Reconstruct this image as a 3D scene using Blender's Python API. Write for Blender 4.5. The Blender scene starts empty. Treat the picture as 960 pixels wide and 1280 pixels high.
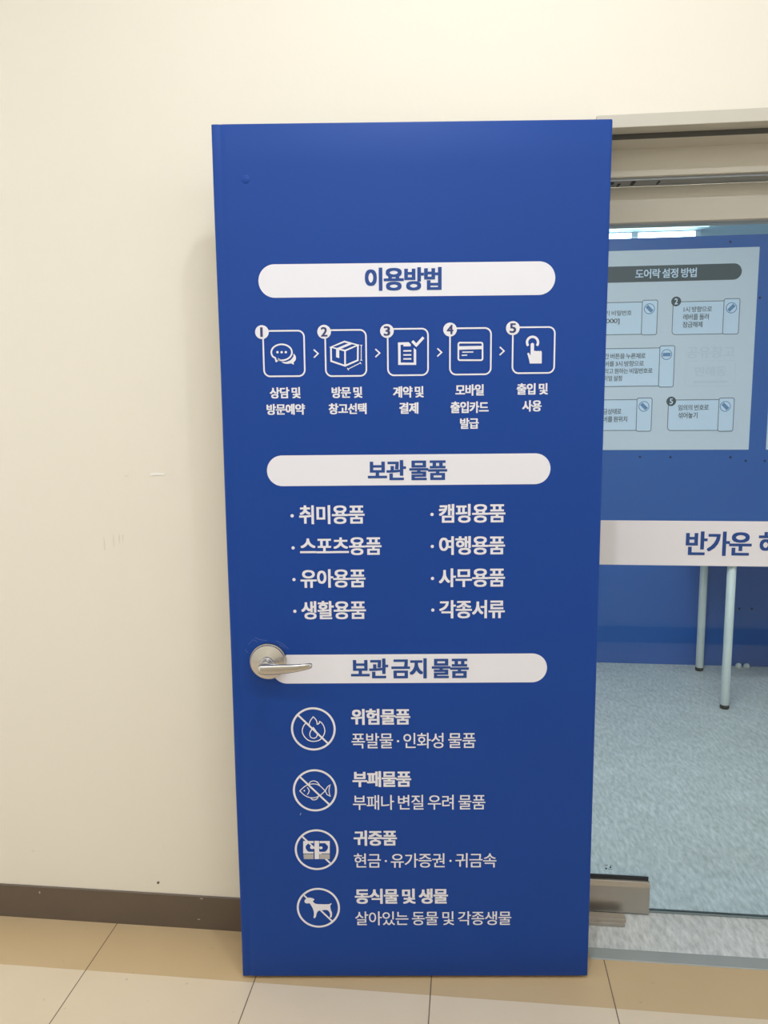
import bpy, bmesh, math, random
from mathutils import Vector, Matrix
random.seed(7)
SC = bpy.context.scene
COL = SC.collection
PI = math.pi

# ---------------------------------------------------------------- camera
cam_d = bpy.data.cameras.new('camera'); cam = bpy.data.objects.new('camera', cam_d); COL.objects.link(cam)
YAW, PITCH, ROLL, FPX = .1085, .1373, -.0091, 972.1
fw = Vector((-math.sin(YAW)*math.cos(PITCH), math.cos(YAW)*math.cos(PITCH), -math.sin(PITCH)))
r0 = Vector((math.cos(YAW), math.sin(YAW), 0)); u0 = r0.cross(fw)
rt = math.cos(ROLL)*r0 + math.sin(ROLL)*u0; up = -math.sin(ROLL)*r0 + math.cos(ROLL)*u0
cam.matrix_world = Matrix(((rt.x, up.x, -fw.x, 0), (rt.y, up.y, -fw.y, -1.9803), (rt.z, up.z, -fw.z, 1.4845), (0, 0, 0, 1)))
cam_d.sensor_fit = 'VERTICAL'; cam_d.sensor_height = 24; cam_d.lens = FPX/1280*24
cam_d.clip_start = .05; cam_d.clip_end = 60
SC.camera = cam

# ---------------------------------------------------------------- light
SC.view_settings.view_transform = 'Standard'; SC.view_settings.look = 'None'
SC.view_settings.gamma = 1; SC.view_settings.use_curve_mapping = False
SC.view_settings.exposure = 0.05
W_ = bpy.data.worlds.new('world'); SC.world = W_; W_.use_nodes = True
W_.node_tree.nodes['Background'].inputs[0].default_value = (.82, .90, 1.0, 1)
W_.node_tree.nodes['Background'].inputs[1].default_value = 1.45

CORR_Z, CORR_BACK, ROOM_Z = 3.3, -2.48, 2.7
def area(name, loc, sx, sy, power, col, rot=(0, 0, 0)):
    d = bpy.data.lights.new(name, 'AREA'); d.shape = 'RECTANGLE'; d.size = sx; d.size_y = sy
    d.energy = power; d.color = col
    o = bpy.data.objects.new(name, d); COL.objects.link(o); o.location = loc; o.rotation_euler = rot
    return o
WARM = (.83, .90, 1.0); COOL = (.86, .94, 1.0)
# ceiling tube of the corridor runs across it; two added lights follow
area('corridor_tube_light', (-.03, -1.16, CORR_Z-.03), .045, .46, 9, WARM, (0, 0, -.33))
area('shadow_edge_light', (.046, -.94, CORR_Z-.03), .07, .07, 9, WARM)  # added lamp, crisps the corner of the door's shadow on the wall
area('corridor_fill_light', (-.2, -2.15, CORR_Z-.03), 6.4, .12, 59, WARM)  # added long fill near the opposite wall, evens the light from top to bottom
# cool ceiling lights of the storage room
area('room_ceiling_light', (.6, .40, ROOM_Z-.02), 1.2, .22, 32, COOL)
area('room_ceiling_light', (2.9, .40, ROOM_Z-.02), 1.2, .25, 7, COOL)
area('room_ceiling_light', (.6, 3.7, ROOM_Z-.03), 1.8, .3, 50, COOL)

# ---------------------------------------------------------------- materials
def mat(name, col, rough=.5, metal=0., noise=None, bump=None, spec=.5):
    """principled; noise=(scale, amount) tints the colour procedurally, bump=(scale, strength)"""
    m = bpy.data.materials.new(name); m.use_nodes = True
    nt = m.node_tree; b = nt.nodes['Principled BSDF']
    b.inputs['Base Color'].default_value = (*col, 1); b.inputs['Roughness'].default_value = rough
    b.inputs['Metallic'].default_value = metal; b.inputs['Specular IOR Level'].default_value = spec
    tc = nt.nodes.new('ShaderNodeTexCoord')
    if noise:
        n = nt.nodes.new('ShaderNodeTexNoise'); n.inputs['Scale'].default_value = noise[0]; n.inputs['Detail'].default_value = 4
        nt.links.new(tc.outputs['Object'], n.inputs['Vector'])
        mp = nt.nodes.new('ShaderNodeMapRange'); mp.inputs['To Min'].default_value = 1-noise[1]; mp.inputs['To Max'].default_value = 1+noise[1]
        nt.links.new(n.outputs['Fac'], mp.inputs['Value'])
        v = nt.nodes.new('ShaderNodeVectorMath'); v.operation = 'SCALE'; v.inputs[0].default_value = col
        nt.links.new(mp.outputs[0], v.inputs['Scale']); nt.links.new(v.outputs[0], b.inputs['Base Color'])
    if bump:
        n = nt.nodes.new('ShaderNodeTexNoise'); n.inputs['Scale'].default_value = bump[0]; n.inputs['Detail'].default_value = 3
        nt.links.new(tc.outputs['Object'], n.inputs['Vector'])
        bp = nt.nodes.new('ShaderNodeBump'); bp.inputs['Strength'].default_value = bump[1]; bp.inputs['Distance'].default_value = .002
        nt.links.new(n.outputs['Fac'], bp.inputs['Height']); nt.links.new(bp.outputs[0], b.inputs['Normal'])
    return m

def s2l(r, g, b):
    f = lambda c: (c/255/12.92) if c/255 <= .04045 else ((c/255+.055)/1.055)**2.4
    return (f(r), f(g), f(b))

M = {}
M['wall'] = mat('cream_wall_paint', (.80, .735, .615), .75, noise=(1.3, .015), bump=(90, .12))
M['roomceil'] = mat('pale_teal_ceiling_board', (.50, .74, .80), .8, noise=(3, .02))
M['ceil'] = mat('ceiling_paint', (.62, .61, .58), .9, noise=(3, .01))
M['roomwall'] = mat('room_wall_paint', (.62, .66, .68), .8, noise=(3, .02))
M['base'] = mat('brown_vinyl_base', (.125, .092, .064), .5, noise=(9, .10), bump=(60, .1))
M['frame'] = mat('beige_steel_paint', (.55, .51, .425), .5, noise=(4, .02))
M['seal'] = mat('grey_rubber_seal', (.07, .068, .06), .7, noise=(20, .1))
M['blue'] = mat('blue_door_film', (.002, .046, .262), .5, noise=(2.2, .05), bump=(14, .05), spec=.32)
M['slab'] = mat('door_steel_paint', (.62, .58, .50), .5, noise=(4, .02))
M['white'] = mat('white_vinyl_letter', (.76, .735, .76), .5, noise=(8, .01))
M['bluetext'] = mat('navy_vinyl_letter', (.020, .066, .25), .5, noise=(8, .02), spec=.3)
M['navy'] = mat('dark_navy_digit', (.032, .042, .14), .5, noise=(8, .02))
M['greige'] = mat('pale_grey_print', (.42, .39, .37), .5, noise=(8, .02))
M['steel'] = mat('satin_stainless_steel', (.56, .53, .48), .27, 1.0, noise=(30, .04))
M['brushed'] = mat('brushed_stainless_steel', (.50, .46, .41), .42, 1.0, noise=(40, .05))
M['strip'] = mat('grey_threshold_metal', (.36, .38, .36), .5, .15, noise=(12, .10))
M['scuff'] = mat('scuffed_film_line', (.11, .17, .40), .6, noise=(30, .1))
M['glassedge'] = mat('ground_glass_edge', (.22, .28, .28), .4, noise=(20, .05))
M['alu'] = mat('aluminium_channel', (.30, .33, .37), .35, .8, noise=(15, .15))
M['dark'] = mat('black_rubber', (.02, .022, .024), .6, noise=(20, .1))
M['panel'] = mat('blue_steel_partition', (.032, .135, .46), .42, noise=(1.6, .06), spec=.4)
M['poster'] = mat('grey_poster_print', (.76, .79, .88), .5, noise=(3, .015))
M['card'] = mat('pale_blue_card_print', (.76, .85, 1.0), .5, noise=(6, .01))
M['ink'] = mat('dark_grey_ink', (.075, .095, .11), .5, noise=(6, .02))
M['ink2'] = mat('mid_grey_ink', (.20, .24, .28), .5, noise=(6, .02))
M['dial'] = mat('blue_dial_print', (.16, .31, .55), .5, noise=(6, .02))
M['ghost'] = mat('faint_grey_print', (.695, .73, .82), .5, noise=(6, .02))
M['tablewhite'] = mat('white_powder_coat', (.74, .77, .74), .4, noise=(6, .01))
M['chip'] = mat('bare_plaster_chip', (.86, .83, .77), .8, noise=(60, .05))
M['hole'] = mat('dark_screw_hole', (.012, .02, .05), .7, noise=(60, .05))
M['stain'] = mat('pale_paint_smear', (.70, .655, .55), .8, noise=(60, .05))

def round_brushed():
    m = mat('turned_satin_steel', (.60, .57, .52), .24, 1.0, noise=(30, .04)); nt = m.node_tree; b = nt.nodes['Principled BSDF']
    t = nt.nodes.new('ShaderNodeTangent'); t.direction_type = 'RADIAL'; t.axis = 'Y'
    b.inputs['Anisotropic'].default_value = .75; nt.links.new(t.outputs[0], b.inputs['Tangent'])
    return m
M['turned'] = round_brushed()
def emit(name, col, s):
    m = bpy.data.materials.new(name); m.use_nodes = True; nt = m.node_tree
    b = nt.nodes['Principled BSDF']; b.inputs['Base Color'].default_value = (.9, .9, .9, 1)
    b.inputs['Emission Color'].default_value = (*col, 1); b.inputs['Emission Strength'].default_value = s
    return m
M['lamp2'] = emit('lit_lamp_panel', (.62, .90, .95), 1.0)
M['lamp'] = emit('lit_lamp_diffuser', (.85, .97, 1.0), 6)

def glass_mat():
    m = bpy.data.materials.new('tinted_clear_glass'); m.use_nodes = True; nt = m.node_tree; nt.nodes.clear()
    out = nt.nodes.new('ShaderNodeOutputMaterial'); mix = nt.nodes.new('ShaderNodeMixShader')
    tr = nt.nodes.new('ShaderNodeBsdfTransparent'); tr.inputs[0].default_value = (.93, .97, .97, 1)
    gl = nt.nodes.new('ShaderNodeBsdfGlossy'); gl.inputs['Roughness'].default_value = .0
    fr = nt.nodes.new('ShaderNodeFresnel'); fr.inputs['IOR'].default_value = 1.36
    # faint cloudiness of the pane, procedural
    nt.links.new(fr.outputs[0], mix.inputs[0]); nt.links.new(tr.outputs[0], mix.inputs[1]); nt.links.new(gl.outputs[0], mix.inputs[2])
    nt.links.new(mix.outputs[0], out.inputs[0])
    return m
M['glass'] = glass_mat()

TILE, TILE_X0, BORDER = .4584, -1.0046, .1937
def floor_mat():
    m = bpy.data.materials.new('vinyl_floor_tiles'); m.use_nodes = True; nt = m.node_tree; L = nt.links.new
    b = nt.nodes['Principled BSDF']; b.inputs['Roughness'].default_value = .38
    N = nt.nodes.new
    tc = N('ShaderNodeTexCoord'); sp = N('ShaderNodeSeparateXYZ'); L(tc.outputs['Object'], sp.inputs[0])
    def math_(op, a, bb=None):
        n = N('ShaderNodeMath'); n.operation = op
        for i, v in enumerate((a, bb)):
            if v is None: continue
            if isinstance(v, (int, float)): n.inputs[i].default_value = v
            else: L(v, n.inputs[i])
        return n.outputs[0]
    def seam(coord, off, width):           # 1 on the joint
        f = math_('FRACT', math_('DIVIDE', math_('SUBTRACT', coord, off), TILE))
        d = math_('ABSOLUTE', math_('SUBTRACT', f, .5))
        return math_('GREATER_THAN', d, .5-width/TILE/2)
    sx = seam(sp.outputs[0], TILE_X0, .0028)
    sy = seam(sp.outputs[1], -BORDER-TILE*40, .0012)
    border = math_('GREATER_THAN', sp.outputs[1], -BORDER)
    n1 = N('ShaderNodeTexNoise'); n1.inputs['Scale'].default_value = 4; n1.inputs['Detail'].default_value = 6; L(tc.outputs['Object'], n1.inputs['Vector'])
    n2 = N('ShaderNodeTexNoise'); n2.inputs['Scale'].default_value = 45; n2.inputs['Detail'].default_value = 2; L(tc.outputs['Object'], n2.inputs['Vector'])
    def mixc(f, a, c):
        n = N('ShaderNodeMix'); n.data_type = 'RGBA'
        if isinstance(f, (int, float)): n.inputs[0].default_value = f
        else: L(f, n.inputs[0])
        for i, v in ((6, a), (7, c)):
            if isinstance(v, tuple): n.inputs[i].default_value = (*v, 1)
            else: L(v, n.inputs[i])
        return n.outputs[2]
    light = mixc(n1.outputs['Fac'], (.66, .53, .37), (.74, .61, .445))
    tan = mixc(n1.outputs['Fac'], (.53, .375, .20), (.60, .43, .24))
    c = mixc(border, light, tan)
    spot = N('ShaderNodeMapRange'); spot.inputs['From Min'].default_value = .72; spot.inputs['From Max'].default_value = .78; L(n2.outputs['Fac'], spot.inputs['Value'])
    c = mixc(math_('MULTIPLY', spot.outputs[0], .35), c, (.30, .22, .14))
    c = mixc(math_('MULTIPLY', sy, .25), c, (.40, .30, .18))
    c = mixc(math_('MULTIPLY', sx, .92), c, (.10, .068, .04))
    L(c, b.inputs['Base Color'])
    return m
M['tiles'] = floor_mat()

def marble_mat():
    m = bpy.data.materials.new('speckled_grey_vinyl'); m.use_nodes = True; nt = m.node_tree; L = nt.links.new; N = nt.nodes.new
    b = nt.nodes['Principled BSDF']; b.inputs['Roughness'].default_value = .4; b.inputs['Specular IOR Level'].default_value = .3
    tc = N('ShaderNodeTexCoord'); mp = N('ShaderNodeMapping'); mp.inputs['Rotation'].default_value = (0, 0, math.radians(38)); mp.inputs['Scale'].default_value = (1, .32, 1)
    L(tc.outputs['Object'], mp.inputs[0])
    n = N('ShaderNodeTexNoise'); n.inputs['Scale'].default_value = 80; n.inputs['Detail'].default_value = 3; n.inputs['Roughness'].default_value = .6; L(mp.outputs[0], n.inputs['Vector'])
    n2 = N('ShaderNodeTexNoise'); n2.inputs['Scale'].default_value = 7; L(tc.outputs['Object'], n2.inputs['Vector'])
    r = N('ShaderNodeValToRGB'); r.color_ramp.elements[0].position = .30; r.color_ramp.elements[0].color = (.54, .56, .53, 1)
    r.color_ramp.elements[1].position = .72; r.color_ramp.elements[1].color = (.88, .88, .84, 1)
    e = r.color_ramp.elements.new(.5); e.color = (.70, .715, .685, 1)
    L(n.outputs['Fac'], r.inputs[0])
    mx = N('ShaderNodeMix'); mx.data_type = 'RGBA'; mx.blend_type = 'MULTIPLY'; mx.inputs[0].default_value = .25
    L(r.outputs[0], mx.inputs[6]); L(n2.outputs['Fac'], mx.inputs[7]); L(mx.outputs[2], b.inputs['Base Color'])
    return m
M['marble'] = marble_mat()

# ---------------------------------------------------------------- mesh helpers
class MB:
    """collects simple shapes, links them as ONE mesh object"""
    def __init__(s): s.bm = bmesh.new(); s.mats = []; s.mi = 0
    def use(s, m):
        if m not in s.mats: s.mats.append(m)
        s.mi = s.mats.index(m); return s
    def face(s, pts, smooth=False):
        f = s.bm.faces.new([s.bm.verts.new(p) for p in pts]); f.material_index = s.mi; f.smooth = smooth; return f
    def box(s, x0, y0, z0, x1, y1, z1):
        v = [s.bm.verts.new((x, y, z)) for x in (x0, x1) for y in (y0, y1) for z in (z0, z1)]
        for q in ((0, 1, 3, 2), (4, 6, 7, 5), (0, 4, 5, 1), (2, 3, 7, 6), (0, 2, 6, 4), (1, 5, 7, 3)):
            s.bm.faces.new([v[i] for i in q]).material_index = s.mi
        return s
    def loft(s, rings, smooth=True, caps=True):
        R = [[s.bm.verts.new(p) for p in r] for r in rings]; n = len(R[0])
        for a, b in zip(R, R[1:]):
            for i in range(n):
                f = s.bm.faces.new((a[i], a[(i+1) % n], b[(i+1) % n], b[i])); f.smooth = smooth; f.material_index = s.mi
        if caps:
            for r in (R[0], R[-1]):
                f = s.bm.faces.new(r); f.material_index = s.mi
        return s
    def prism_x(s, prof, x0, x1):           # profile of (y, z) along x
        return s.loft([[(x, y, z) for y, z in prof] for x in (x0, x1)], smooth=False)
    def lathe(s, axis_pt, axis, prof, n=40, smooth=True, caps=True):   # prof (radius, height along axis)
        a = Vector(axis).normalized(); t = a.orthogonal().normalized(); b = a.cross(t); P = Vector(axis_pt)
        return s.loft([[P + a*h + (t*math.cos(2*PI*i/n) + b*math.sin(2*PI*i/n))*max(r, 1e-4) for i in range(n)] for r, h in prof], smooth, caps)
    def build(s, name, parent=None, bevel=0, default=None):
        if not s.mats: s.mats = [default]
        bmesh.ops.recalc_face_normals(s.bm, faces=s.bm.faces)
        me = bpy.data.meshes.new(name); s.bm.to_mesh(me); s.bm.free()
        for m in s.mats: me.materials.append(m)
        o = bpy.data.objects.new(name, me); COL.objects.link(o)
        if parent is not None: o.parent = parent
        if bevel:
            bv = o.modifiers.new('bevel', 'BEVEL'); bv.width = bevel; bv.segments = 2; bv.limit_method = 'ANGLE'
        return o

def tag(o, label=None, cat=None, group=None, kind=None):
    for k, v in (('label', label), ('category', cat), ('group', group), ('kind', kind)):
        if v: o[k] = v
    return o
def empty(name, loc, rz=0):
    o = bpy.data.objects.new(name, None); COL.objects.link(o); o.location = loc; o.rotation_euler = (0, 0, rz); o.empty_display_size = .1
    return o

class Print:
    """flat printed or cut-vinyl shapes on a vertical face looking towards -Y: (u, z) -> (u+ox, y, z)"""
    def __init__(s, ox, y): s.mb = MB(); s.ox = ox; s.y = y
    def use(s, m): s.mb.use(m); return s
    def P(s, u, z, lift): return (u + s.ox, s.y - lift, z)
    def poly(s, pts, lift=0):
        # tessellate any simple outline
        from mathutils.geometry import tessellate_polygon
        v = [s.mb.bm.verts.new(s.P(u, z, lift)) for u, z in pts]
        for t in tessellate_polygon([[Vector((u, z, 0)) for u, z in pts]]):
            try:
                f = s.mb.bm.faces.new([v[i] for i in t]); f.material_index = s.mb.mi
            except ValueError: pass
        return s
    def disc(s, u, z, rx, rz=None, lift=0, n=40):
        rz = rz or rx
        return s.poly([(u+rx*math.cos(2*PI*i/n), z+rz*math.sin(2*PI*i/n)) for i in range(n)], lift)
    def stroke(s, pts, w, lift=0, closed=False):
        """a mitred ribbon along the polyline"""
        P = [Vector(pts[0])]
        for q in pts[1:]:
            if (Vector(q)-P[-1]).length > 2e-4: P.append(Vector(q))
        if (P[0]-P[-1]).length < 3e-4 and len(P) > 3: P.pop(); closed = True
        n = len(P); L_ = []; R_ = []
        for i, p in enumerate(P):
            a = P[i-1] if (i or closed) else None; c = P[(i+1) % n] if (i < n-1 or closed) else None
            d0 = (p-a).normalized() if a is not None else None; d1 = (c-p).normalized() if c is not None else None
            d0 = d0 or d1; d1 = d1 or d0
            n0 = Vector((-d0.y, d0.x)); n1 = Vector((-d1.y, d1.x)); mt = n0+n1
            if mt.length < .2: mt = n0
            mt.normalize(); k = w/2/max(mt.dot(n1), .45)
            L_.append(s.mb.bm.verts.new(s.P(*(p+mt*k), lift))); R_.append(s.mb.bm.verts.new(s.P(*(p-mt*k), lift)))
        for i in range(n if closed else n-1):
            k = (i+1) % n
            s.mb.bm.faces.new((L_[i], R_[i], R_[k], L_[k])).material_index = s.mb.mi
        return s
    def rrect(s, b, r, lift=0):
        return s.poly(rr(b, r), lift)
    def text(s, body, b, weight=0., lift=0):
        """lettering fitted into the box b = (u0, z0, u1, z1)"""
        me = glyphs(body, weight); xs = [v.co.x for v in me.vertices]; ys = [v.co.y for v in me.vertices]
        x0, x1, y0, y1 = min(xs), max(xs), min(ys), max(ys)
        su = (b[2]-b[0])/(x1-x0); sv = (b[3]-b[1])/(y1-y0)
        vv = [s.mb.bm.verts.new(s.P(b[0]+(v.co.x-x0)*su, b[1]+(v.co.y-y0)*sv, lift+v.co.z)) for v in me.vertices]
        for p in me.polygons:
            try: s.mb.bm.faces.new([vv[i] for i in p.vertices]).material_index = s.mb.mi
            except ValueError: pass
        bpy.data.meshes.remove(me)
        return s
    def build(s, name, parent=None):
        mb = s.mb
        for f in mb.bm.faces:
            f.normal_update()
            if f.normal.y > 0: f.normal_flip()
        me = bpy.data.meshes.new(name); mb.bm.to_mesh(me); mb.bm.free()
        for m in mb.mats: me.materials.append(m)
        o = bpy.data.objects.new(name, me); COL.objects.link(o)
        if parent is not None: o.parent = parent
        return o
def rr(b, r, n=10):
    u0, z0, u1, z1 = b; o = []
    for cu, cz, a in ((u1-r, z1-r, 0), (u0+r, z1-r, 90), (u0+r, z0+r, 180), (u1-r, z0+r, 270)):
        o += [(cu+r*math.cos(math.radians(a+90*i/n)), cz+r*math.sin(math.radians(a+90*i/n))) for i in range(n+1)]
    return o
def glyphs(body, weight):
    """lettering as a flat mesh; weight thickens the strokes (em units)"""
    c = bpy.data.curves.new('lettering', 'FONT'); c.body = body; c.size = 1; c.resolution_u = 4
    c.space_character = .92; c.space_word = .8
    o = bpy.data.objects.new('lettering', c); COL.objects.link(o)
    dg = bpy.context.evaluated_depsgraph_get()
    me = bpy.data.meshes.new_from_object(o.evaluated_get(dg))
    bpy.data.objects.remove(o); bpy.data.curves.remove(c)
    if not weight: return me
    V = [v.co.copy() for v in me.vertices]; Fc = [tuple(p.vertices) for p in me.polygons]; n = len(V)
    bpy.data.meshes.remove(me); vs = []; fs = []
    for k, (i, j) in enumerate((i, j) for i in (-1, 0, 1) for j in (-1, 0, 1)):
        vs += [(v.x+i*weight, v.y+j*weight*.6, k*2e-5) for v in V]; fs += [tuple(a+k*n for a in f) for f in Fc]
    me = bpy.data.meshes.new('lettering'); me.from_pydata(vs, [], fs)
    return me
HEAVY, BOLD, MEDIUM = .037, .028, .009
PILLS = [
    ((0.0956,1.7305,0.7763,1.8052),'이용방법',(0.3402,1.7435,0.5163,1.7951)),
    ((0.1023,1.2942,0.7742,1.3672),'보관 물품',(0.3418,1.3059,0.5301,1.354)),
    ((0.1002,0.8046,0.7756,0.8781),'보관 금지 물품',(0.2946,0.8161,0.5841,0.8676)),
]
STEPS = [
    ((0.1006,1.5503,0.1994,1.6577),(0.1002,1.6533)),
    ((0.2449,1.5495,0.3431,1.6581),(0.2445,1.6526)),
    ((0.3898,1.55,0.4868,1.6594),(0.39,1.653)),
    ((0.5341,1.5504,0.6326,1.6594),(0.5359,1.6548)),
    ((0.6793,1.5522,0.7797,1.6601),(0.6808,1.6566)),
]
CHEVRONS = [
    (0.2245,1.6033),
    (0.3677,1.6032),
    (0.5115,1.6033),
    (0.6562,1.605),
]
CAPTIONS = [
    [('상담 및',(0.1144,1.5009,0.1866,1.5268)),('방문예약',(0.1057,1.4627,0.1961,1.4882))],
    [('방문 및',(0.2594,1.5005,0.3314,1.5264)),('창고선택',(0.2516,1.4627,0.3408,1.4884))],
    [('계약 및',(0.4029,1.5001,0.4749,1.5264)),('결제',(0.4173,1.4624,0.4623,1.489))],
    [('모바일',(0.5487,1.5032,0.6152,1.5295)),('출입카드',(0.5373,1.4629,0.6268,1.4901)),('발급',(0.5599,1.4262,0.6041,1.4514))],
    [('출입 및',(0.6917,1.5043,0.7644,1.5307)),('사용',(0.7052,1.4652,0.7506,1.4915))],
]
ITEMS = [
    ('취미용품',(0.176,1.2021,0.333,1.2477),(0.1594,1.2227)),
    ('스포츠용품',(0.1764,1.1259,0.3727,1.1696),(0.1598,1.1447)),
    ('유아용품',(0.1757,1.0461,0.3334,1.0918),(0.1599,1.0668)),
    ('생활용품',(0.176,0.9673,0.3334,1.0133),(0.1601,0.9879)),
    ('캠핑용품',(0.5104,1.2028,0.669,1.2482),(0.494,1.2235)),
    ('여행용품',(0.5109,1.1248,0.6692,1.1704),(0.4946,1.1458)),
    ('사무용품',(0.5105,1.0456,0.67,1.0918),(0.4951,1.0672)),
    ('각종서류',(0.5114,0.9676,0.6705,1.0131),(0.4958,0.9888)),
]
BANS = [
    ('위험물품',(0.2928,0.6968,0.4398,0.7388),'폭발물 · 인화성 물품',(0.2933,0.6351,0.6023,0.6754)),
    ('부패물품',(0.294,0.533,0.4415,0.5751),'부패나 변질 우려 물품',(0.2945,0.4718,0.6278,0.5117)),
    ('귀중품',(0.2947,0.3747,0.4047,0.4164),'현금 · 유가증권 · 귀금속',(0.2946,0.3145,0.6572,0.3538)),
    ('동식물 및 생물',(0.2955,0.2146,0.5344,0.2566),'살아있는 동물 및 각종생물',(0.2956,0.1547,0.697,0.1933)),
]
BAN_CIRCLES = [
    (0.1987,0.6868,0.0556,0.0564),
    (0.1993,0.5245,0.0556,0.0562),
    (0.2002,0.3642,0.0557,0.0555),
    (0.2013,0.2038,0.0556,0.0554),
]
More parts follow.
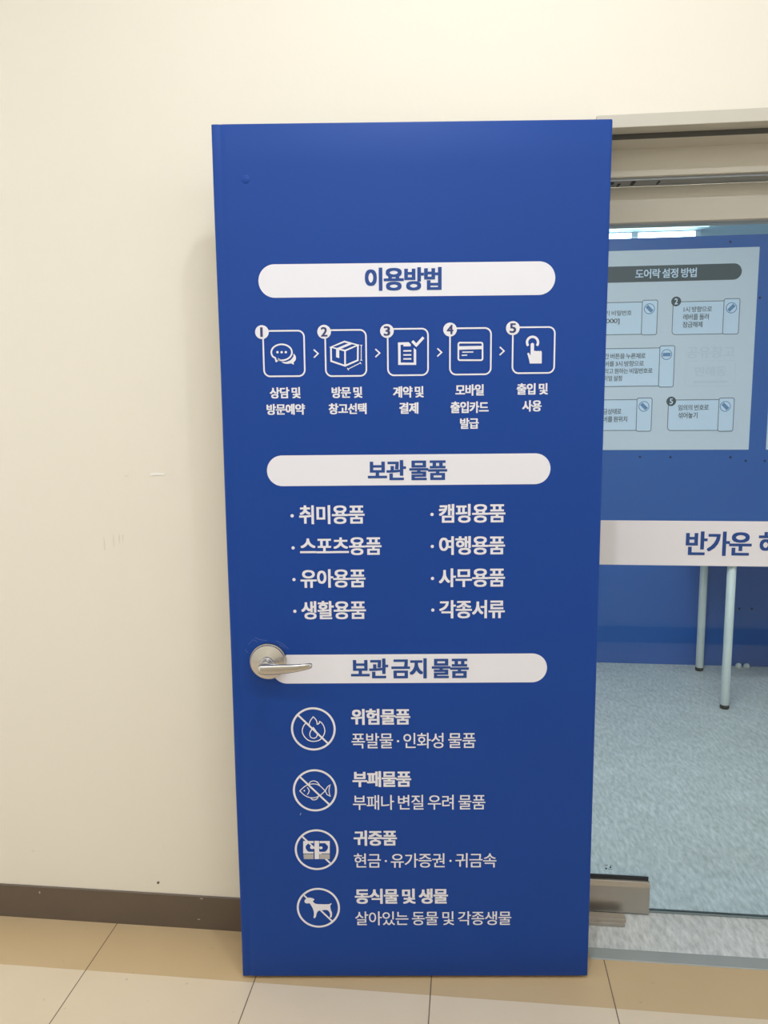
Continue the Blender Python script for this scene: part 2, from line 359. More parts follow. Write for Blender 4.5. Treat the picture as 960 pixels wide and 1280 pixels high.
STEP_ICONS = [
    [('s',0.0037,[(0.1352,1.5901),(0.1395,1.5891),(0.144,1.5887),(0.1485,1.5889),(0.1529,1.5898),(0.157,1.5913),(0.1607,1.5934),(0.1638,1.5959),(0.1662,1.5989),(0.1678,1.6021),(0.1686,1.6055),(0.1686,1.6089),(0.1677,1.6123),(0.1661,1.6155),(0.1636,1.6183),(0.1605,1.6208),(0.1568,1.6228),(0.1527,1.6242),(0.1483,1.625),(0.1438,1.6252),(0.1393,1.6247),(0.135,1.6236),(0.1311,1.6219),(0.1276,1.6197),(0.1247,1.6171),(0.1225,1.614),(0.1211,1.6108),(0.1206,1.6073),(0.1209,1.6039),(0.122,1.6006),(0.124,1.5975),(0.1295,1.5942),(0.1317,1.5865),(0.1391,1.5895),(0.1352,1.5901)]),('p',[(0.1379,1.6074),(0.1375,1.6089),(0.1365,1.6099),(0.135,1.6103),(0.1336,1.6099),(0.1325,1.6089),(0.1321,1.6075),(0.1324,1.606),(0.1334,1.605),(0.1349,1.6046),(0.1364,1.605),(0.1374,1.606)],'w'),('p',[(0.1476,1.6073),(0.1472,1.6088),(0.1462,1.6098),(0.1447,1.6102),(0.1433,1.6098),(0.1422,1.6088),(0.1418,1.6074),(0.1421,1.606),(0.1431,1.6049),(0.1446,1.6045),(0.1461,1.6049),(0.1472,1.6059)],'w'),('p',[(0.1573,1.6072),(0.1569,1.6087),(0.1559,1.6097),(0.1545,1.6101),(0.153,1.6097),(0.1519,1.6087),(0.1515,1.6073),(0.1518,1.6059),(0.1529,1.6048),(0.1543,1.6044),(0.1558,1.6048),(0.1569,1.6058)],'w'),('p',[(0.1726,1.6044),(0.1744,1.602),(0.1762,1.5996),(0.1774,1.5971),(0.1778,1.5944),(0.1775,1.5916),(0.1768,1.5891),(0.1756,1.5872),(0.1738,1.5855),(0.172,1.5838),(0.1723,1.5781),(0.1665,1.5816),(0.1583,1.5805),(0.1557,1.5807),(0.1531,1.5809),(0.1506,1.5814),(0.1481,1.5823),(0.1457,1.5836),(0.1433,1.5849),(0.1546,1.5848),(0.1583,1.5861),(0.162,1.5875),(0.1652,1.5892),(0.1676,1.5915),(0.1696,1.5942),(0.1716,1.5968)],'w')],
    [('s',0.0039,[(0.2913,1.6301),(0.2597,1.6177),(0.2923,1.6094),(0.3224,1.6218),(0.2913,1.6301)]),('s',0.0039,[(0.2597,1.6177),(0.2596,1.5858),(0.2918,1.5748),(0.3216,1.5872),(0.3224,1.6218)]),('s',0.0039,[(0.2923,1.6094),(0.2918,1.5748)]),('s',0.0052,[(0.276,1.6136),(0.3068,1.6259)]),('p',[(0.2715,1.6143),(0.2788,1.6122),(0.2785,1.5923),(0.2712,1.5946)],'w'),('s',0.0018,[(0.3301,1.6214),(0.3296,1.5871)]),('s',0.0016,[(0.3275,1.6215),(0.3329,1.6214)]),('s',0.0016,[(0.327,1.5874),(0.3325,1.5871)]),('s',0.0018,[(0.2987,1.5671),(0.3279,1.5811)]),('s',0.0016,[(0.2966,1.5698),(0.3001,1.5644)]),('s',0.0016,[(0.3265,1.5834),(0.3294,1.5783)])],
    [('p',[(0.4154,1.6268),(0.4213,1.6268),(0.4214,1.5755),(0.4156,1.5756)],'w'),('p',[(0.4156,1.5809),(0.4574,1.5805),(0.4574,1.5752),(0.4156,1.5756)],'w'),('p',[(0.4518,1.6142),(0.4575,1.6096),(0.4574,1.5752),(0.4517,1.5753)],'w'),('p',[(0.4154,1.6268),(0.44,1.6273),(0.445,1.6222),(0.4449,1.6177),(0.4278,1.6178),(0.4278,1.6214),(0.4153,1.6215)],'w'),('s',0.0034,[(0.4277,1.6075),(0.4463,1.6076)]),('s',0.0034,[(0.4276,1.5982),(0.4462,1.5982)]),('s',0.0034,[(0.4276,1.5891),(0.4462,1.5892)]),('s',0.0063,[(0.4484,1.6296),(0.4578,1.6202),(0.4745,1.6378)])],
    [('s',0.0037,[(0.6112,1.6207),(0.6111,1.6217),(0.6107,1.6226),(0.6101,1.6234),(0.6093,1.624),(0.6083,1.6244),(0.6073,1.6245),(0.5591,1.625),(0.5581,1.6249),(0.5572,1.6245),(0.5564,1.6239),(0.5558,1.6231),(0.5554,1.6222),(0.5553,1.6212),(0.5554,1.5889),(0.5555,1.588),(0.5559,1.587),(0.5565,1.5862),(0.5573,1.5856),(0.5583,1.5852),(0.5593,1.5851),(0.6077,1.5846),(0.6087,1.5848),(0.6096,1.5851),(0.6104,1.5857),(0.611,1.5865),(0.6114,1.5874),(0.6115,1.5884),(0.6112,1.6207)]),('p',[(0.5553,1.6167),(0.6113,1.6173),(0.6113,1.6097),(0.5553,1.6087)],'w'),('s',0.0026,[(0.5642,1.6033),(0.5901,1.6034)]),('s',0.0026,[(0.5631,1.5961),(0.5759,1.5964)])],
    [('s',0.0056,[(0.737,1.6163),(0.7381,1.6181),(0.739,1.6201),(0.7394,1.6221),(0.7395,1.6243),(0.7393,1.6264),(0.7386,1.6285),(0.7376,1.6304),(0.7363,1.6321),(0.7347,1.6337),(0.7329,1.6349),(0.7309,1.6358),(0.7288,1.6364),(0.7266,1.6366),(0.7244,1.6364),(0.7223,1.6359),(0.7204,1.635),(0.7186,1.6338),(0.7171,1.6323),(0.7158,1.6306),(0.7149,1.6287),(0.7143,1.6266),(0.7141,1.6245),(0.7143,1.6224),(0.7148,1.6203),(0.7157,1.6183),(0.7169,1.6165)]),('s',0.0078,[(0.7265,1.6188),(0.7266,1.593)]),('p',[(0.7306,1.6188),(0.7302,1.6205),(0.729,1.6219),(0.7274,1.6227),(0.7256,1.6227),(0.724,1.6219),(0.7229,1.6206),(0.7225,1.6188),(0.7229,1.6171),(0.7241,1.6157),(0.7257,1.6149),(0.7275,1.6149),(0.7291,1.6157),(0.7302,1.617)],'w'),('p',[(0.7149,1.5992),(0.7184,1.6007),(0.7227,1.5938),(0.7229,1.6063),(0.7302,1.6063),(0.7314,1.6036),(0.7337,1.6051),(0.7368,1.6035),(0.7399,1.605),(0.743,1.6035),(0.7457,1.605),(0.7484,1.6027),(0.7489,1.5757),(0.7211,1.5759),(0.7194,1.5847)],'w')],
]
BAN_ICONS = [
    [('s',0.0025,[(0.1816,0.7035),(0.1797,0.7013),(0.1777,0.6991),(0.1759,0.6968),(0.1743,0.6943),(0.1731,0.6914),(0.1719,0.6882),(0.1712,0.6849),(0.171,0.6816),(0.1714,0.6782),(0.1723,0.6747),(0.1737,0.6712),(0.1754,0.668),(0.1774,0.665),(0.1799,0.6621),(0.1827,0.6595),(0.1857,0.6574),(0.1889,0.656),(0.1924,0.655),(0.196,0.6545),(0.1996,0.6544),(0.2033,0.6547),(0.207,0.6553),(0.2105,0.6564),(0.2137,0.658),(0.2166,0.6602),(0.2192,0.663),(0.2214,0.666),(0.2233,0.669),(0.2249,0.672),(0.226,0.6751),(0.2269,0.6782),(0.2273,0.6813),(0.2272,0.6844),(0.2267,0.6876),(0.2259,0.6907),(0.225,0.6935),(0.2239,0.6962),(0.2225,0.6986),(0.2211,0.7008),(0.2198,0.7026),(0.2185,0.7039),(0.2172,0.7048),(0.216,0.7055),(0.2147,0.7063),(0.2137,0.7019),(0.2124,0.701),(0.211,0.6999),(0.2097,0.6991),(0.2087,0.699),(0.2083,0.6998),(0.2083,0.7012),(0.2084,0.7029),(0.2082,0.7046),(0.2077,0.7062),(0.2072,0.7078),(0.2065,0.7095),(0.2055,0.7112),(0.2042,0.713),(0.2026,0.7149),(0.2008,0.7167),(0.1991,0.7186),(0.1927,0.7103),(0.1918,0.7085),(0.1909,0.7066),(0.1901,0.7048),(0.1895,0.703),(0.1891,0.7013),(0.1888,0.6998),(0.1886,0.6982),(0.1884,0.6966)]),('s',0.0025,[(0.1985,0.6907),(0.2002,0.6884),(0.2019,0.686),(0.2035,0.6837),(0.2049,0.6814),(0.2061,0.6792),(0.2071,0.677),(0.2078,0.6748),(0.2082,0.6728),(0.2081,0.6708),(0.2076,0.6688),(0.2068,0.6669),(0.2057,0.6654),(0.2043,0.6643),(0.2025,0.6633),(0.2005,0.6627),(0.1986,0.6625),(0.1968,0.6627),(0.1949,0.6634),(0.1931,0.6643),(0.1917,0.6655),(0.1907,0.667),(0.19,0.6688),(0.1896,0.6708),(0.1895,0.6729),(0.1897,0.6749),(0.1902,0.677),(0.191,0.6792),(0.192,0.6815),(0.1934,0.6837),(0.195,0.686),(0.1968,0.6884),(0.1985,0.6907)]),('s',0.0046,[(0.1615,0.7231),(0.2346,0.6488)])],
    [('s',0.0023,[(0.1609,0.5234),(0.1647,0.527),(0.1684,0.5306),(0.1722,0.534),(0.1759,0.5367),(0.1795,0.5385),(0.1832,0.5398),(0.1868,0.5407),(0.1901,0.5414),(0.1933,0.5418),(0.1963,0.5419),(0.1991,0.5418),(0.2019,0.5413),(0.2046,0.5406),(0.2071,0.5396),(0.2097,0.5382),(0.2124,0.5363),(0.2155,0.5336),(0.2187,0.5302),(0.2219,0.5266),(0.2252,0.5232)]),('s',0.0023,[(0.1609,0.5234),(0.1639,0.5204),(0.1668,0.5172),(0.1698,0.5142),(0.1729,0.5116),(0.1764,0.5095),(0.18,0.5077),(0.1836,0.5063),(0.187,0.5053),(0.1901,0.5047),(0.193,0.5045),(0.1958,0.5047),(0.1988,0.5052),(0.202,0.5062),(0.2053,0.5076),(0.2086,0.5094),(0.2119,0.5115),(0.2152,0.514),(0.2185,0.517),(0.2219,0.5201),(0.2252,0.5232)]),('s',0.0023,[(0.2252,0.5232),(0.2267,0.526),(0.2282,0.5289),(0.2297,0.5317),(0.2313,0.5339),(0.2329,0.5356),(0.2345,0.5368),(0.2361,0.5378),(0.2377,0.5389),(0.2354,0.5302),(0.2352,0.5281),(0.2349,0.526),(0.2348,0.5239),(0.2348,0.5214),(0.2352,0.5185),(0.2358,0.5154),(0.2365,0.5121),(0.2372,0.5088),(0.2297,0.5131),(0.2286,0.5157),(0.2274,0.5182),(0.2263,0.5207),(0.2252,0.5232)]),('s',0.0023,[(0.18,0.5329),(0.1813,0.531),(0.1827,0.529),(0.1838,0.5272),(0.1846,0.5254),(0.1848,0.5237),(0.1846,0.5221),(0.1841,0.5206),(0.1835,0.5191),(0.1827,0.5176),(0.1817,0.5162),(0.1806,0.5148),(0.1796,0.5133)]),('p',[(0.1746,0.5239),(0.1744,0.5249),(0.1737,0.5256),(0.1728,0.5259),(0.1718,0.5256),(0.1711,0.5249),(0.1709,0.5239),(0.1711,0.5229),(0.1718,0.5222),(0.1727,0.5219),(0.1737,0.5222),(0.1744,0.5229)],'w'),('s',0.0023,[(0.1842,0.5416),(0.1854,0.5433),(0.1865,0.545),(0.1876,0.5466),(0.1891,0.5479),(0.1909,0.5488),(0.193,0.5494),(0.1952,0.5498),(0.1974,0.5498),(0.1995,0.5495),(0.2016,0.5488),(0.2037,0.5479),(0.2056,0.5465),(0.2073,0.5447),(0.2088,0.5425),(0.2103,0.5401),(0.2118,0.5378)]),('s',0.0023,[(0.1882,0.5048),(0.1892,0.5034),(0.1902,0.5019),(0.1914,0.5006),(0.1928,0.4997),(0.1946,0.4993),(0.1968,0.4993),(0.199,0.4995),(0.2011,0.5002),(0.2029,0.5014),(0.2045,0.503),(0.2062,0.5048),(0.2078,0.5065)]),('s',0.0046,[(0.1627,0.5604),(0.2353,0.4862)])],
    [('s',0.0046,[(0.1637,0.401),(0.2362,0.3252)]),('p',[(0.1665,0.3882),(0.193,0.3882),(0.1923,0.3541),(0.1657,0.3542)],'w'),('p',[(0.2082,0.3881),(0.234,0.388),(0.2334,0.354),(0.2076,0.3541)],'w'),('p',[(0.1725,0.3678),(0.1722,0.3742),(0.1758,0.378),(0.18,0.3823),(0.1929,0.3823),(0.1924,0.3587),(0.1795,0.3588),(0.1755,0.3624)],'b'),('p',[(0.2081,0.3822),(0.222,0.3822),(0.2259,0.3778),(0.2294,0.374),(0.2288,0.3676),(0.2256,0.3622),(0.2215,0.3586),(0.2076,0.3587)],'b'),('p',[(0.194,0.3708),(0.1937,0.3725),(0.1926,0.374),(0.1909,0.375),(0.1889,0.3754),(0.1869,0.375),(0.1852,0.374),(0.184,0.3726),(0.1835,0.3708),(0.1839,0.369),(0.185,0.3675),(0.1867,0.3665),(0.1887,0.3662),(0.1907,0.3665),(0.1924,0.3675),(0.1936,0.369)],'w'),('p',[(0.2155,0.3697),(0.2152,0.3711),(0.2143,0.3724),(0.2129,0.3732),(0.2113,0.3735),(0.2096,0.3732),(0.2082,0.3724),(0.2073,0.3712),(0.2069,0.3697),(0.2072,0.3682),(0.2081,0.367),(0.2095,0.3661),(0.2111,0.3658),(0.2128,0.3661),(0.2142,0.367),(0.2152,0.3682)],'w'),('p',[(0.1664,0.3526),(0.1922,0.3526),(0.1919,0.3387),(0.167,0.3388)],'g'),('p',[(0.2075,0.3525),(0.2333,0.3524),(0.2331,0.3386),(0.2072,0.3387)],'g'),('p',[(0.1951,0.3887),(0.2068,0.3886),(0.2063,0.3389),(0.1946,0.3389)],'w'),('s',0.004,[(0.174,0.39),(0.1959,0.3679)])],
    [('s',0.0042,[(0.1631,0.2412),(0.1737,0.2294)]),('s',0.0042,[(0.2072,0.1966),(0.2366,0.1658)]),('p',[(0.1668,0.226),(0.1681,0.2272),(0.1693,0.2283),(0.1708,0.2294),(0.1727,0.2307),(0.1749,0.2319),(0.1774,0.2325),(0.1801,0.2324),(0.1831,0.2318),(0.1858,0.231),(0.1883,0.2298),(0.1906,0.2285),(0.1917,0.227),(0.1908,0.2256),(0.1888,0.224),(0.1875,0.2226),(0.1877,0.2212),(0.1885,0.22),(0.1898,0.2187),(0.1914,0.2172),(0.1935,0.2158),(0.1963,0.2147),(0.2,0.2142),(0.2044,0.214),(0.2095,0.2139),(0.2159,0.2138),(0.2229,0.2139),(0.2283,0.2141),(0.2313,0.2149),(0.2327,0.2159),(0.2337,0.2165),(0.2348,0.2163),(0.2355,0.2157),(0.2356,0.2146),(0.2347,0.2134),(0.2331,0.2117),(0.2321,0.2094),(0.2321,0.2059),(0.2327,0.2017),(0.2334,0.1979),(0.2343,0.1951),(0.2354,0.1928),(0.2361,0.19),(0.2361,0.1859),(0.2357,0.1813),(0.2349,0.1779),(0.2333,0.1764),(0.2314,0.176),(0.2301,0.1766),(0.2302,0.1786),(0.2311,0.1816),(0.2314,0.1848),(0.2307,0.188),(0.2295,0.1913),(0.228,0.194),(0.2263,0.1959),(0.2243,0.1972),(0.2218,0.1979),(0.2182,0.198),(0.2142,0.1975),(0.2104,0.1969),(0.2072,0.1966),(0.2044,0.1962),(0.2019,0.1953),(0.1999,0.194),(0.1983,0.1921),(0.197,0.1896),(0.1959,0.1856),(0.1949,0.181),(0.1938,0.1775),(0.1919,0.1755),(0.1898,0.1747),(0.1884,0.1754),(0.1885,0.1783),(0.1893,0.1829),(0.1897,0.1875),(0.1894,0.1918),(0.1887,0.1962),(0.1875,0.2006),(0.1855,0.2054),(0.1831,0.2101),(0.181,0.2137),(0.1802,0.2155),(0.1798,0.216),(0.1787,0.2163),(0.176,0.2164),(0.1726,0.2161),(0.1698,0.2164),(0.168,0.2176),(0.1667,0.2193),(0.166,0.2211),(0.1659,0.2227),(0.1664,0.2244)],'w')],
]
POSTER = {'bar':(0.65,2.1232,1.4326,2.2071),'title':(0.8853,2.141,1.2027,2.1903),'cards':[{'body':(0.62,1.8488,0.9309,2.0189),'tab':(0.9269,1.845,1.0072,2.0273),'dial':(0.9646,1.982),'ang':-45,'num':'1','badge':(0.638,2.0129),'texts':[('초기 비밀번호',(0.7057,1.9495,0.8732,1.9766),1),('[0000]',(0.7069,1.9036,0.8102,1.9337),1)]},{'body':(1.0876,1.8435,1.3535,2.0152),'tab':(1.3495,1.841,1.4306,2.0255),'dial':(1.3883,1.9778),'ang':45,'num':'2','badge':(1.1026,2.0175),'texts':[('1시 방향으로',(1.1432,1.9599,1.2893,1.9891),0.6),('레버를 돌려',(1.1424,1.9195,1.2747,1.9505),0.6),('잠금해제',(1.1416,1.8796,1.2435,1.9102),1)]},{'body':(0.62,1.571,1.0316,1.7747),'tab':(1.0276,1.565,1.1057,1.7853),'dial':(1.0642,1.7386),'ang':0,'num':'3','badge':(0.638,1.7687),'texts':[('빨간 버튼을 누른채로',(0.71,1.7196,0.9539,1.7491),0.8),('레버를 3시 방향으로',(0.7112,1.6789,0.9461,1.7081),0.8),('돌리고 원하는 비밀번호로',(0.7123,1.6399,0.9931,1.6682),0.8),('다이얼 설정',(0.7113,1.6004,0.8326,1.6297),0.8)]},{'body':(0.62,1.3313,0.9211,1.4989),'tab':(0.9171,1.3264,0.9972,1.5071),'dial':(0.9547,1.4616),'ang':-45,'num':'4','badge':(0.638,1.4929),'texts':[('잠금상태로',(0.712,1.4195,0.8353,1.451),0.8),('레버를 원위치',(0.7132,1.3778,0.8679,1.4089),0.8)]},{'body':(1.0842,1.3289,1.3529,1.4947),'tab':(1.3489,1.3241,1.4281,1.5029),'dial':(1.3827,1.4579),'ang':-45,'num':'5','badge':(1.0981,1.4876),'texts':[('임의의 번호로',(1.1362,1.4377,1.297,1.4688),0.8),('섞어놓기',(1.1379,1.3947,1.2394,1.4276),1)]}],'ghost':[('공유창고',(1.1669,1.7168,1.4208,1.7798)),('면해동',(1.2143,1.6196,1.3809,1.6731)),('box',(1.1676,1.5679,1.4253,1.702))]}
WELCOME = [
    ('반가운',(0.592,1.0679,0.7647,1.135)),
    ('하',(0.7821,1.0688,0.8378,1.1355)),
]

# ---------------------------------------------------------------- the setting
def struct(o, label=None, cat=None): return tag(o, label, cat, kind='structure')
X0, X1 = -3.6, 3.7                     # corridor ends
OP0, OP1, OPZ = .30, 1.27, 2.13        # opening in the wall
m = MB().use(M['wall'])
m.box(X0, 0, 0, OP0, .2, CORR_Z); m.box(OP1, 0, 0, X1, .2, CORR_Z); m.box(OP0, 0, OPZ, OP1, .2, CORR_Z)
wall = struct(m.build('wall_front'), 'cream painted wall behind the open blue door', 'wall')
# small scars in the paint of that wall
def wall_mark(name, mat_, pts, depth):
    mb = MB().use(mat_); mb.loft([[(x, -d, z) for x, z in pts] for d in (-.0005, depth)], smooth=False); return mb.build(name, wall)
def blob(cx, cz, rx, rz, n=9, j=.35):
    return [(cx+rx*(1+random.uniform(-j, j))*math.cos(2*PI*i/n), cz+rz*(1+random.uniform(-j, j))*math.sin(2*PI*i/n)) for i in range(n)]
wall_mark('paint_scratch', M['chip'], blob(-.823, 1.307, .026, .0035), .0016)
wall_mark('paint_scratch', M['stain'], blob(-.905, 1.303, .007, .002), .0012)
for x, z, rz in ((-.978, 1.117, .022), (-.951, 1.128, .016), (-.935, 1.132, .012), (-.925, 1.133, .011)):
    wall_mark('paint_smear', M['stain'], blob(x, z, .0018, rz), .0006)
wall_mark('screw_hole', M['base'], blob(-.876, .133, .0035, .004), .0012)
wall_mark('paint_smear', M['stain'], blob(-1.25, .21, .006, .003), .0005)

m = MB().use(M['base']); pr = [(0, 0), (-.005, 0), (-.005, .0995), (-.003, .1015), (0, .1015)]
m.prism_x(pr, X0, .29); m.prism_x(pr, 1.28, X1)
bb = struct(m.build('baseboard_front'), 'dark brown vinyl baseboard under the cream wall', 'baseboard')
for x, z, sx, sz in ((-1.236, .083, .0022, .006), (-.749, .095, .005, .0015), (-.76, .03, .004, .0012)):
    mb = MB().use(M['greige']); p = blob(x, z, sx, sz, 7, .5)
    mb.loft([[(a, -d, c) for a, c in p] for d in (.0046, .0056)], smooth=False); mb.build('chip', bb)
m = MB().use(M['base'])
m.prism_x([(CORR_BACK, 0), (CORR_BACK+.012, 0), (CORR_BACK+.012, .1), (CORR_BACK, .1)], X0, X1); struct(m.build('baseboard_back'), 'dark brown baseboard of the opposite corridor wall', 'baseboard')
m = MB().use(M['wall']); m.box(X0, CORR_BACK-.15, 0, X1, CORR_BACK, CORR_Z); struct(m.build('wall_corridor_back'), 'opposite cream corridor wall', 'wall')
m = MB().use(M['ceil']); m.box(X0, CORR_BACK-.15, CORR_Z, X1, .2, CORR_Z+.1); struct(m.build('ceiling_corridor'), 'corridor ceiling', 'ceiling')
m = MB().use(M['tiles']); m.box(X0, CORR_BACK-.15, -.08, X1, -.0225, 0); m.box(X0, -.0225, -.08, .334, .1, 0); m.box(1.236, -.0225, -.08, X1, .1, 0); struct(m.build('floor_corridor'), 'cream vinyl tiles with a tan border row along the wall', 'floor')
m = MB().use(M['marble']); m.box(-1.7, -.0225, -.08, 4.6, 6.2, -.0005); struct(m.build('floor_room'), 'speckled grey vinyl floor behind the glass door', 'floor')

# storage room shell
m = MB().use(M['roomwall']); m.box(-1.7, .2, 0, -1.6, 6.2, ROOM_Z); struct(m.build('wall_room_left'), 'left wall of the storage room', 'wall')
m = MB().use(M['roomwall']); m.box(4.5, .2, 0, 4.6, 6.2, ROOM_Z); struct(m.build('wall_room_right'), 'right wall of the storage room', 'wall')
m = MB().use(M['roomwall']); m.box(-1.6, 6.1, 0, 4.5, 6.2, ROOM_Z); struct(m.build('wall_room_back'), 'back wall beyond the blue partition', 'wall')
m = MB().use(M['roomceil']); m.box(-1.7, .2, ROOM_Z, 4.6, 6.2, ROOM_Z+.1); struct(m.build('ceiling_room'), 'pale ceiling above the blue partition', 'ceiling')
PY = 2.45
m = MB().use(M['panel']); m.box(-1.6, PY, 0, 4.5, PY+.04, 2.352)
part = struct(m.build('wall_partition'), 'tall blue steel partition wall behind the glass door', 'wall')
for u, z in ((.945, 1.185), (1.108, 1.183), (1.425, 1.182), (1.506, 1.163), (1.606, 1.162), (1.533, 2.028), (1.368, 2.318), (1.515, .333), (1.583, .334)):
    mb = MB().use(M['hole']); mb.lathe((u, PY-.0025, z), (0, 1, 0), [(.0, 0), (.004, .0002), (.0062, .0012), (.0066, .003)], 12); mb.build('screw_head', part)

# steel frame of the hinged door and the header of the glass door
m = MB().use(M['frame'])
m.prism_x([(-.02, 2.117), (.028, 2.117), (.028, 2.104), (.1, 2.104), (.1, 2.146), (-.02, 2.146)], .293, 1.277)
m.box(.293, -.02, 0, .322, .1, 2.117); m.box(1.248, -.02, 0, 1.277, .1, 2.117)
m.box(.322, .028, 0, .334, .1, 2.104); m.box(1.236, .028, 0, 1.248, .1, 2.104)
fr = struct(m.build('trim_1', bevel=.0012), 'beige steel frame around the door opening', 'door frame')
m = MB().use(M['seal']); m.box(.334, .0265, 2.1045, 1.236, .029, 2.1165); m.build('rubber_seal', fr)
m = MB().use(M['frame']); m.box(.31, .1, 2.039, 1.26, .2, 2.15); m.box(.31, .1, 0, .336, .2, 2.039); m.box(1.234, .1, 0, 1.26, .2, 2.039)
struct(m.build('trim_2', bevel=.001), 'beige lintel behind the door frame', 'door frame')
m = MB().use(M['frame']); m.box(.336, .17, 1.9445, 1.234, .240, 2.0328)
hd = struct(m.build('trim_3', bevel=.002), 'beige header box above the glass door', 'door header')
m = MB().use(M['alu']); m.box(.336, .112, 2.0330, 1.234, .168, 2.0392); m.use(M['dark'])
for x0, x1, y0, y1 in ((.352, .361, .12, .14), (.373, .379, .135, .16), (.405, .413, .12, .15), (.47, .474, .125, .15)):
    m.box(x0, y0, 2.0310, x1, y1, 2.0332)
m.build('ceiling_channel', hd)
m = MB().use(M['strip']); m.prism_x([(-.0225, -.02), (-.0225, .0008), (-.020, .0022), (.019, .0022), (.0225, .001), (.0225, -.02)], .334, 1.236)
struct(m.build('trim_4'), 'grey metal threshold strip between tan tiles and grey vinyl', 'threshold')

# ---------------------------------------------------------------- the blue door
TH, HX, HY, DW, DB, DT = .0976, .3159, .0997, .8971, .010, 2.110
m = MB().use(M['slab']); m.box(-DW+.0015, .0022, DB+.001, -.001, .045, DT-.001)
door = m.build('door_1', bevel=.001)
door.location = (HX, -HY, 0); door.rotation_euler = (0, 0, TH)
struct(door, 'open blue hinged door with white Korean lettering and steel lever, standing against the cream wall', 'door')
# the film: follows the face, with the pressed stile near the free edge and a turned edge
prof = [(0, .009), (0, .0016), (.0012, .0004), (.006, 0), (.0135, .0002), (.0175, .0012), (.021, .0013), (.026, .0002), (.034, 0), (DW-.006, 0), (DW-.001, .0006), (DW, .002), (DW, .009)]
m = MB().use(M['blue']); rows = [DB, DB+.004] + [DB+.004+(DT-DB-.008)*i/24 for i in range(1, 24)] + [DT-.004, DT]
V = [[m.bm.verts.new((u-DW + (.0004*math.sin(z*9) if u < .003 else 0), y*(1 if j not in (0, len(rows)-1) else 1)+(.0012 if j in (0, len(rows)-1) else 0), z)) for u, y in prof] for j, z in enumerate(rows)]
for a, b in zip(V, V[1:]):
    for i in range(len(prof)-1):
        f = m.bm.faces.new((a[i], a[i+1], b[i+1], b[i])); f.smooth = True
film = m.build('door_film', door); film['label'] = 'blue vinyl film on the face'
m = MB().use(M['blue']); m.lathe((.0734-DW, .0003, 1.992), (0, -1, 0), [(.011, 0), (.009, .0006), (.005, .0017), (.0005, .0021)], 20); m.build('film_bubble', film)
fin = Print(-DW, 0)
def pr(lift=.0006): return Print(-DW, -lift)
for b, t, tb in PILLS:
    r = (b[3]-b[1])/2*.995
    hb = pr(.0004).use(M['white']).rrect(b, r).build('heading_banner', door); hb['label'] = 'white rounded banner'
    pr(.0009).use(M['bluetext']).text(t, tb, .040).build('heading_lettering', hb)
def icon(p, lst, lift=0):
    for k, e in enumerate(lst):
        if e[0] == 's': p.use(M['white']).stroke(e[2], e[1], lift + k*3e-5)
        else: p.use({'w': M['white'], 'b': M['blue'], 'g': M['greige']}[e[2]]).poly(e[1], lift + k*3e-5)
for i, ((fb, bc), ic) in enumerate(zip(STEPS, STEP_ICONS)):
    w = .0036; q = rr((fb[0]+w/2, fb[1]+w/2, fb[2]-w/2, fb[3]-w/2), .0145)
    f = pr().use(M['white']).stroke(q, w, closed=True).build('step_frame', door)
    p = pr(); icon(p, ic); p.build('step_icon', f)
    p = pr(.0012).use(M['white']).disc(bc[0], bc[1], .0158); h = .0108; dw = .0076 if i else .0040
    p.use(M['navy']).text(str(i+1), (bc[0]-dw, bc[1]-h, bc[0]+dw*(.5 if not i else 1), bc[1]+h), .028 if i else .012, .0004); p.build('number_badge', f)
for u, z in CHEVRONS:
    pr().use(M['white']).stroke([(u-.0050, z+.0092), (u+.0050, z), (u-.0050, z-.0092)], .0032).build('chevron', door)
for c in CAPTIONS:
    p = pr().use(M['white'])
    for t, b in c: p.text(t, b, HEAVY)
    p.build('caption_lettering', door)
for t, b, d in ITEMS:
    pr().use(M['white']).text(t, b, BOLD).disc(d[0], d[1], .0040, n=20).build('item_lettering', door)
for (a, ab, c, cb), (u, z, rx, rz), ic in zip(BANS, BAN_CIRCLES, BAN_ICONS):
    n = 72; w = .0052
    ring = pr().use(M['white']).stroke([(u+(rx-w/2)*math.cos(2*PI*i/n), z+(rz-w/2)*math.sin(2*PI*i/n)) for i in range(n)], w, closed=True).build('prohibition_ring', door)
    p = pr(); icon(p, ic); p.build('pictogram', ring)
    pr().use(M['white']).text(a, ab, HEAVY).build('heading_lettering', door)
    pr().use(M['white']).text(c, cb, MEDIUM).build('detail_lettering', door)
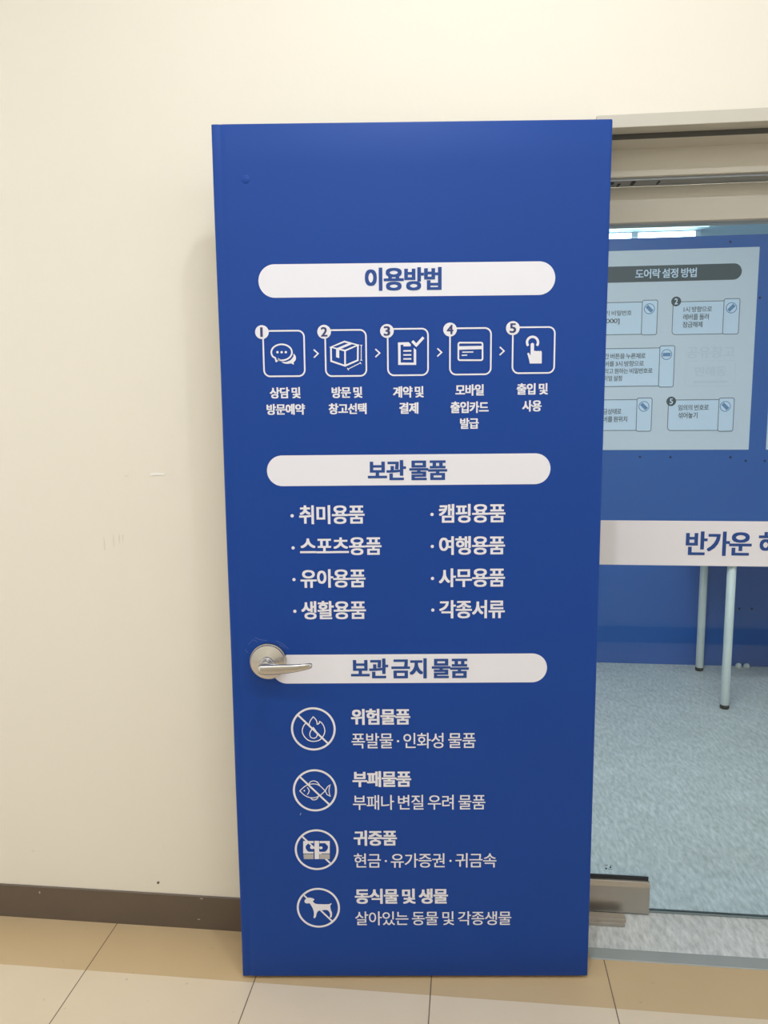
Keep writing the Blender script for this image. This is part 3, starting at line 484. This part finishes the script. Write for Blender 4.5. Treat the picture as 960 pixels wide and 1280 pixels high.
# lever handle
hu, hz = .0929-DW, .8651
hd_ = MB().use(M['turned'])
for q in ([(.0450, 0), (.0452, .004), (.0452, .0105), (.0446, .0122)], [(.0446, .0122), (.0405, .0132)], [(.0405, .0132), (.0425, .0136), (.0427, .0165), (.0415, .0185)], [(.0415, .0185), (.0175, .0290)], [(.0175, .0290), (.0155, .0320), (.0150, .0330), (.0, .0330)]):
    hd_.lathe((0, 0, 0), (0, -1, 0), q, 64, caps=False)
rose = hd_.build('lever_handle', door); rose.location = (hu, 0, hz); rose['label'] = 'satin steel lever handle'
m = MB().use(M['brushed']); m.lathe((0, 0, 0), (0, -1, 0), [(.0145, .030), (.0145, .052), (.0130, .058)], 32); m.build('spindle_neck', rose)
m = MB().use(M['steel']); rings = []
spec = [(-.0150, .0640, -.0005, .002, .003), (-.0140, .0640, -.0005, .0090, .0085), (-.008, .0645, -.0008, .0122, .0105), (.004, .0650, -.001, .0130, .0112), (.018, .0660, -.001, .0125, .0092), (.036, .0680, .0, .0118, .0070), (.056, .0690, .001, .0106, .0058),
        (.076, .0685, .0025, .0092, .0054), (.094, .0655, .0040, .0078, .0050), (.106, .0615, .0050, .0068, .0046), (.1115, .0590, .0052, .0054, .0036), (.1130, .0580, .0052, .002, .0015)]
for dx, out_, dz, hh, tt in spec:
    rings.append([(dx, -out_+tt*math.copysign(abs(math.cos(a))**.75, math.cos(a)), dz+hh*math.copysign(abs(math.sin(a))**.75, math.sin(a))) for a in [2*PI*i/24 for i in range(24)]])
m.loft(rings); m.build('lever', rose)
# scratches in the film above the rose
for pts in ([(.044, .905), (.056, .917), (.066, .912)], [(.060, .923), (.072, .917), (.090, .915)], [(.112, .914), (.130, .905), (.142, .893)], [(.120, .905), (.134, .896)], [(.036, .893), (.040, .886), (.044, .883)]):
    pr(.0003).use(M['scuff']).stroke(pts, .0008).build('film_scratch', film)
pr(.0003).use(M['greige']).stroke([(.160, .458), (.163, .464)], .0016).build('film_scratch', film)
for z in (.25, 1.06, 1.86):
    m = MB().use(M['brushed']); m.lathe((-.003, .0535, z-.05), (0, 0, 1), [(.0075, 0), (.0078, .002), (.0078, .098), (.0075, .1)], 16); m.build('hinge', door)

# ---------------------------------------------------------------- the glass door
m = MB().use(M['glass']); m.box(.338, .190, .006, 1.232, .200, 1.945)
gd = struct(m.build('door_2'), 'frameless clear glass door with a white lettered strip and steel patch', 'glass door')
m = MB().use(M['glassedge']); m.box(.534, .1895, .003, 1.232, .2005, .0072); m.build('bottom_edge', gd)
m = MB().use(M['brushed']); m.loft([[(x, y, z) for y, z in ((.176, .004), (.176, .086), (.181, .101), (.187, .103), (.187, .004))] for x in (.338, .532)], smooth=False)
pf = m.build('patch_fitting', gd, bevel=.0012); pf['label'] = 'brushed steel patch fitting at the pivot corner'
m = MB().use(M['brushed']); m.box(.338, .203, .004, .532, .214, .1); m.build('back_plate', pf)
m = MB().use(M['dark']); m.box(.338, .186, .1028, .529, .1893, .114); m.use(M['brushed']).box(.338, .187, .004, .532, .2035, .0085); m.build('gasket', pf)
s = .189; st = MB().use(M['white']); st.box(.338, .1886, 1.0395, 1.232, .1896, 1.1635); st_ = st.build('lettered_strip', gd); st_['label'] = 'white vinyl strip'
p = Print(0, .1880).use(M['bluetext'])
for t, b in WELCOME: p.text(t, b, .032)
p.build('greeting_lettering', st_)
p = Print(0, .1893).use(M['dark']); p.disc(.4085, .1325, .0027, n=14).disc(.4205, .1375, .0027, n=14)
for a, b in (((.405, .1425), (.414, .1435)), ((.419, .1435), (.426, .1430)), ((.414, .1315), (.425, .1308))): p.stroke([a, b], .0012)
p.build('glass_stamp', gd)

# pivot cover on the floor
m = MB().use(M['brushed']); m.box(.338, .116, -.0003, .452, .152, .010); m.loft([[(x, y, z) for y, z in ((.124, .010), (.126, .019), (.152, .019), (.152, .010))] for x in (.338, .457)], smooth=False)
tag(m.build('pivot_cover', bevel=.001), 'low stepped steel floor cover in front of the glass door patch fitting', 'floor cover')

# ---------------------------------------------------------------- things in the room
def table():
    t = empty('table', (1.90, 2.085, 0))
    tag(t, 'white table behind the glass, its round legs below the lettered strip', 'table')
    m = MB().use(M['tablewhite']); m.box(-.70, -.325, .738, .70, .325, .763); m.build('tabletop', t, bevel=.004)
    m = MB().use(M['tablewhite']); m.box(-.62, -.27, .722, .62, -.245, .738); m.box(-.62, .245, .70, .62, .27, .738); m.build('apron', t)
    for x, y in ((-.648, -.275), (-.612, .275), (.63, -.275), (.63, .275)):
        m = MB().use(M['tablewhite']); m.lathe((x, y, .018), (0, 0, 1), [(.0195, 0), (.0205, .003), (.0205, .720)], 28)
        l = m.build('leg', t)
        m = MB().use(M['dark']); m.lathe((x, y, 0), (0, 0, 1), [(.0185, 0), (.0215, .002), (.0215, .014), (.0195, .020)], 28); m.build('rubber_foot', l)
table()

def poster(x0, x1, label):
    m = MB().use(M['poster']); m.box(x0, PY-.004, 1.2235, x1, PY-.0005, 2.288)
    return tag(m.build('poster'), label, 'poster', 'posters on the blue partition')
po = poster(.562, 1.5165, 'large pale grey door lock instruction poster on the blue partition behind the glass')
FY = PY-.004
def pp(l): return Print(0, FY-l)
b = POSTER['bar']; tb = pp(.0006).use(M['ink']).rrect((b[0], b[1], b[2], b[3]), (b[3]-b[1])/2*.99).build('title_bar', po)
pp(.0014).use(M['card']).text('도어락 설정 방법', POSTER['title'], .024).build('title_lettering', tb)
for c in POSTER['cards']:
    p = pp(.0006); B_, T_ = c['body'], c['tab']
    def framed(bx, r, l):
        p.use(M['card']).rrect(bx, r, l); w = .0042
        p.use(M['ink2']).stroke(rr(bx, r, 5), w, l+.0004, closed=True)
    framed((B_[0], B_[1], B_[2]+.012, B_[3]), .018, 0); framed(T_, .010, .0008)
    d = c['dial']; p.use(M['dial']).disc(d[0], d[1], .0285, lift=.0016); p.use(M['card']).disc(d[0], d[1], .0245, lift=.0020)
    a = math.radians(c['ang']); h = .0205; p.use(M['dial']).stroke([(d[0]-h*math.cos(a), d[1]-h*math.sin(a)), (d[0]+h*math.cos(a), d[1]+h*math.sin(a))], .0185, .0024)
    g = c['badge']; p.use(M['ink']).disc(g[0], g[1], .0255, lift=.0020)
    cd = p.build('instruction_card', po)
    p = pp(.0022)
    for t, bx, k in c['texts']: p.use(M['ink'] if k > .5 else M['ink2']).text(t, bx, .008)
    p.build('card_lettering', cd)
    p = pp(.0022); p.use(M['card']).text(c['num'], (g[0]-.009, g[1]-.0155, g[0]+.009, g[1]+.0155), .024, .0010)
    p.build('card_number', cd)
p = pp(.0006).use(M['ghost'])
for t, bx in POSTER['ghost']:
    if t == 'box': p.stroke(rr(bx, .02, 5), .003, closed=True)
    else: p.text(t, bx, .03)
gb = POSTER['ghost'][2][1]; p.stroke([(gb[0]+.04, gb[1]+.022), (gb[2]-.04, gb[1]+.022)], .012); p.build('faint_print', po)
po2 = poster(1.607, 2.55, 'second pale poster on the blue partition, only its left edge showing at right')

for x, l in ((1.519, 'left of two small white round stoppers on the floor at the foot of the partition'), (1.563, 'right of two small white round stoppers on the floor at the foot of the partition')):
    m = MB().use(M['tablewhite']); m.lathe((x, 2.425, -.0008), (0, 0, 1), [(.0145, 0), (.0165, .006), (.0165, .013), (.0135, .021), (.008, .0255), (.0005, .027)], 24)
    tag(m.build('door_stopper'), l, 'stopper', 'white stoppers by the partition')

# ceiling light beyond the partition: housing with lit bays
cl = empty('ceiling_light', (.95, 4.2, ROOM_Z))
tag(cl, 'lit ceiling light seen over the top of the blue partition', 'ceiling light')
m = MB().use(M['roomwall']); m.box(-.70, -.20, -.008, .694, -.08, 0)
for x in (-.68, -.235, .21, .655): m.box(x, -.197, -.10, x+(.047 if x < .6 else .039), -.10, -.008)
m.build('housing', cl)
for x0 in (-.633, -.188, .257):
    m = MB().use(M['lamp']); m.box(x0, -.193, -.095, x0+.398, -.105, -.0082); m.build('lamp_tube_cover', cl)

cl2 = empty('ceiling_light', (.95, 3.7, ROOM_Z))
tag(cl2, 'pale lit ceiling strip seen just under the beige header above the bright lamps', 'ceiling light')
m = MB().use(M['roomwall']); m.box(-1.5, -.16, -.006, .72, .16, 0); m.build('housing', cl2)
m = MB().use(M['lamp2']); m.box(-1.48, -.15, -.014, .70, .15, -.0055); m.build('diffuser', cl2)
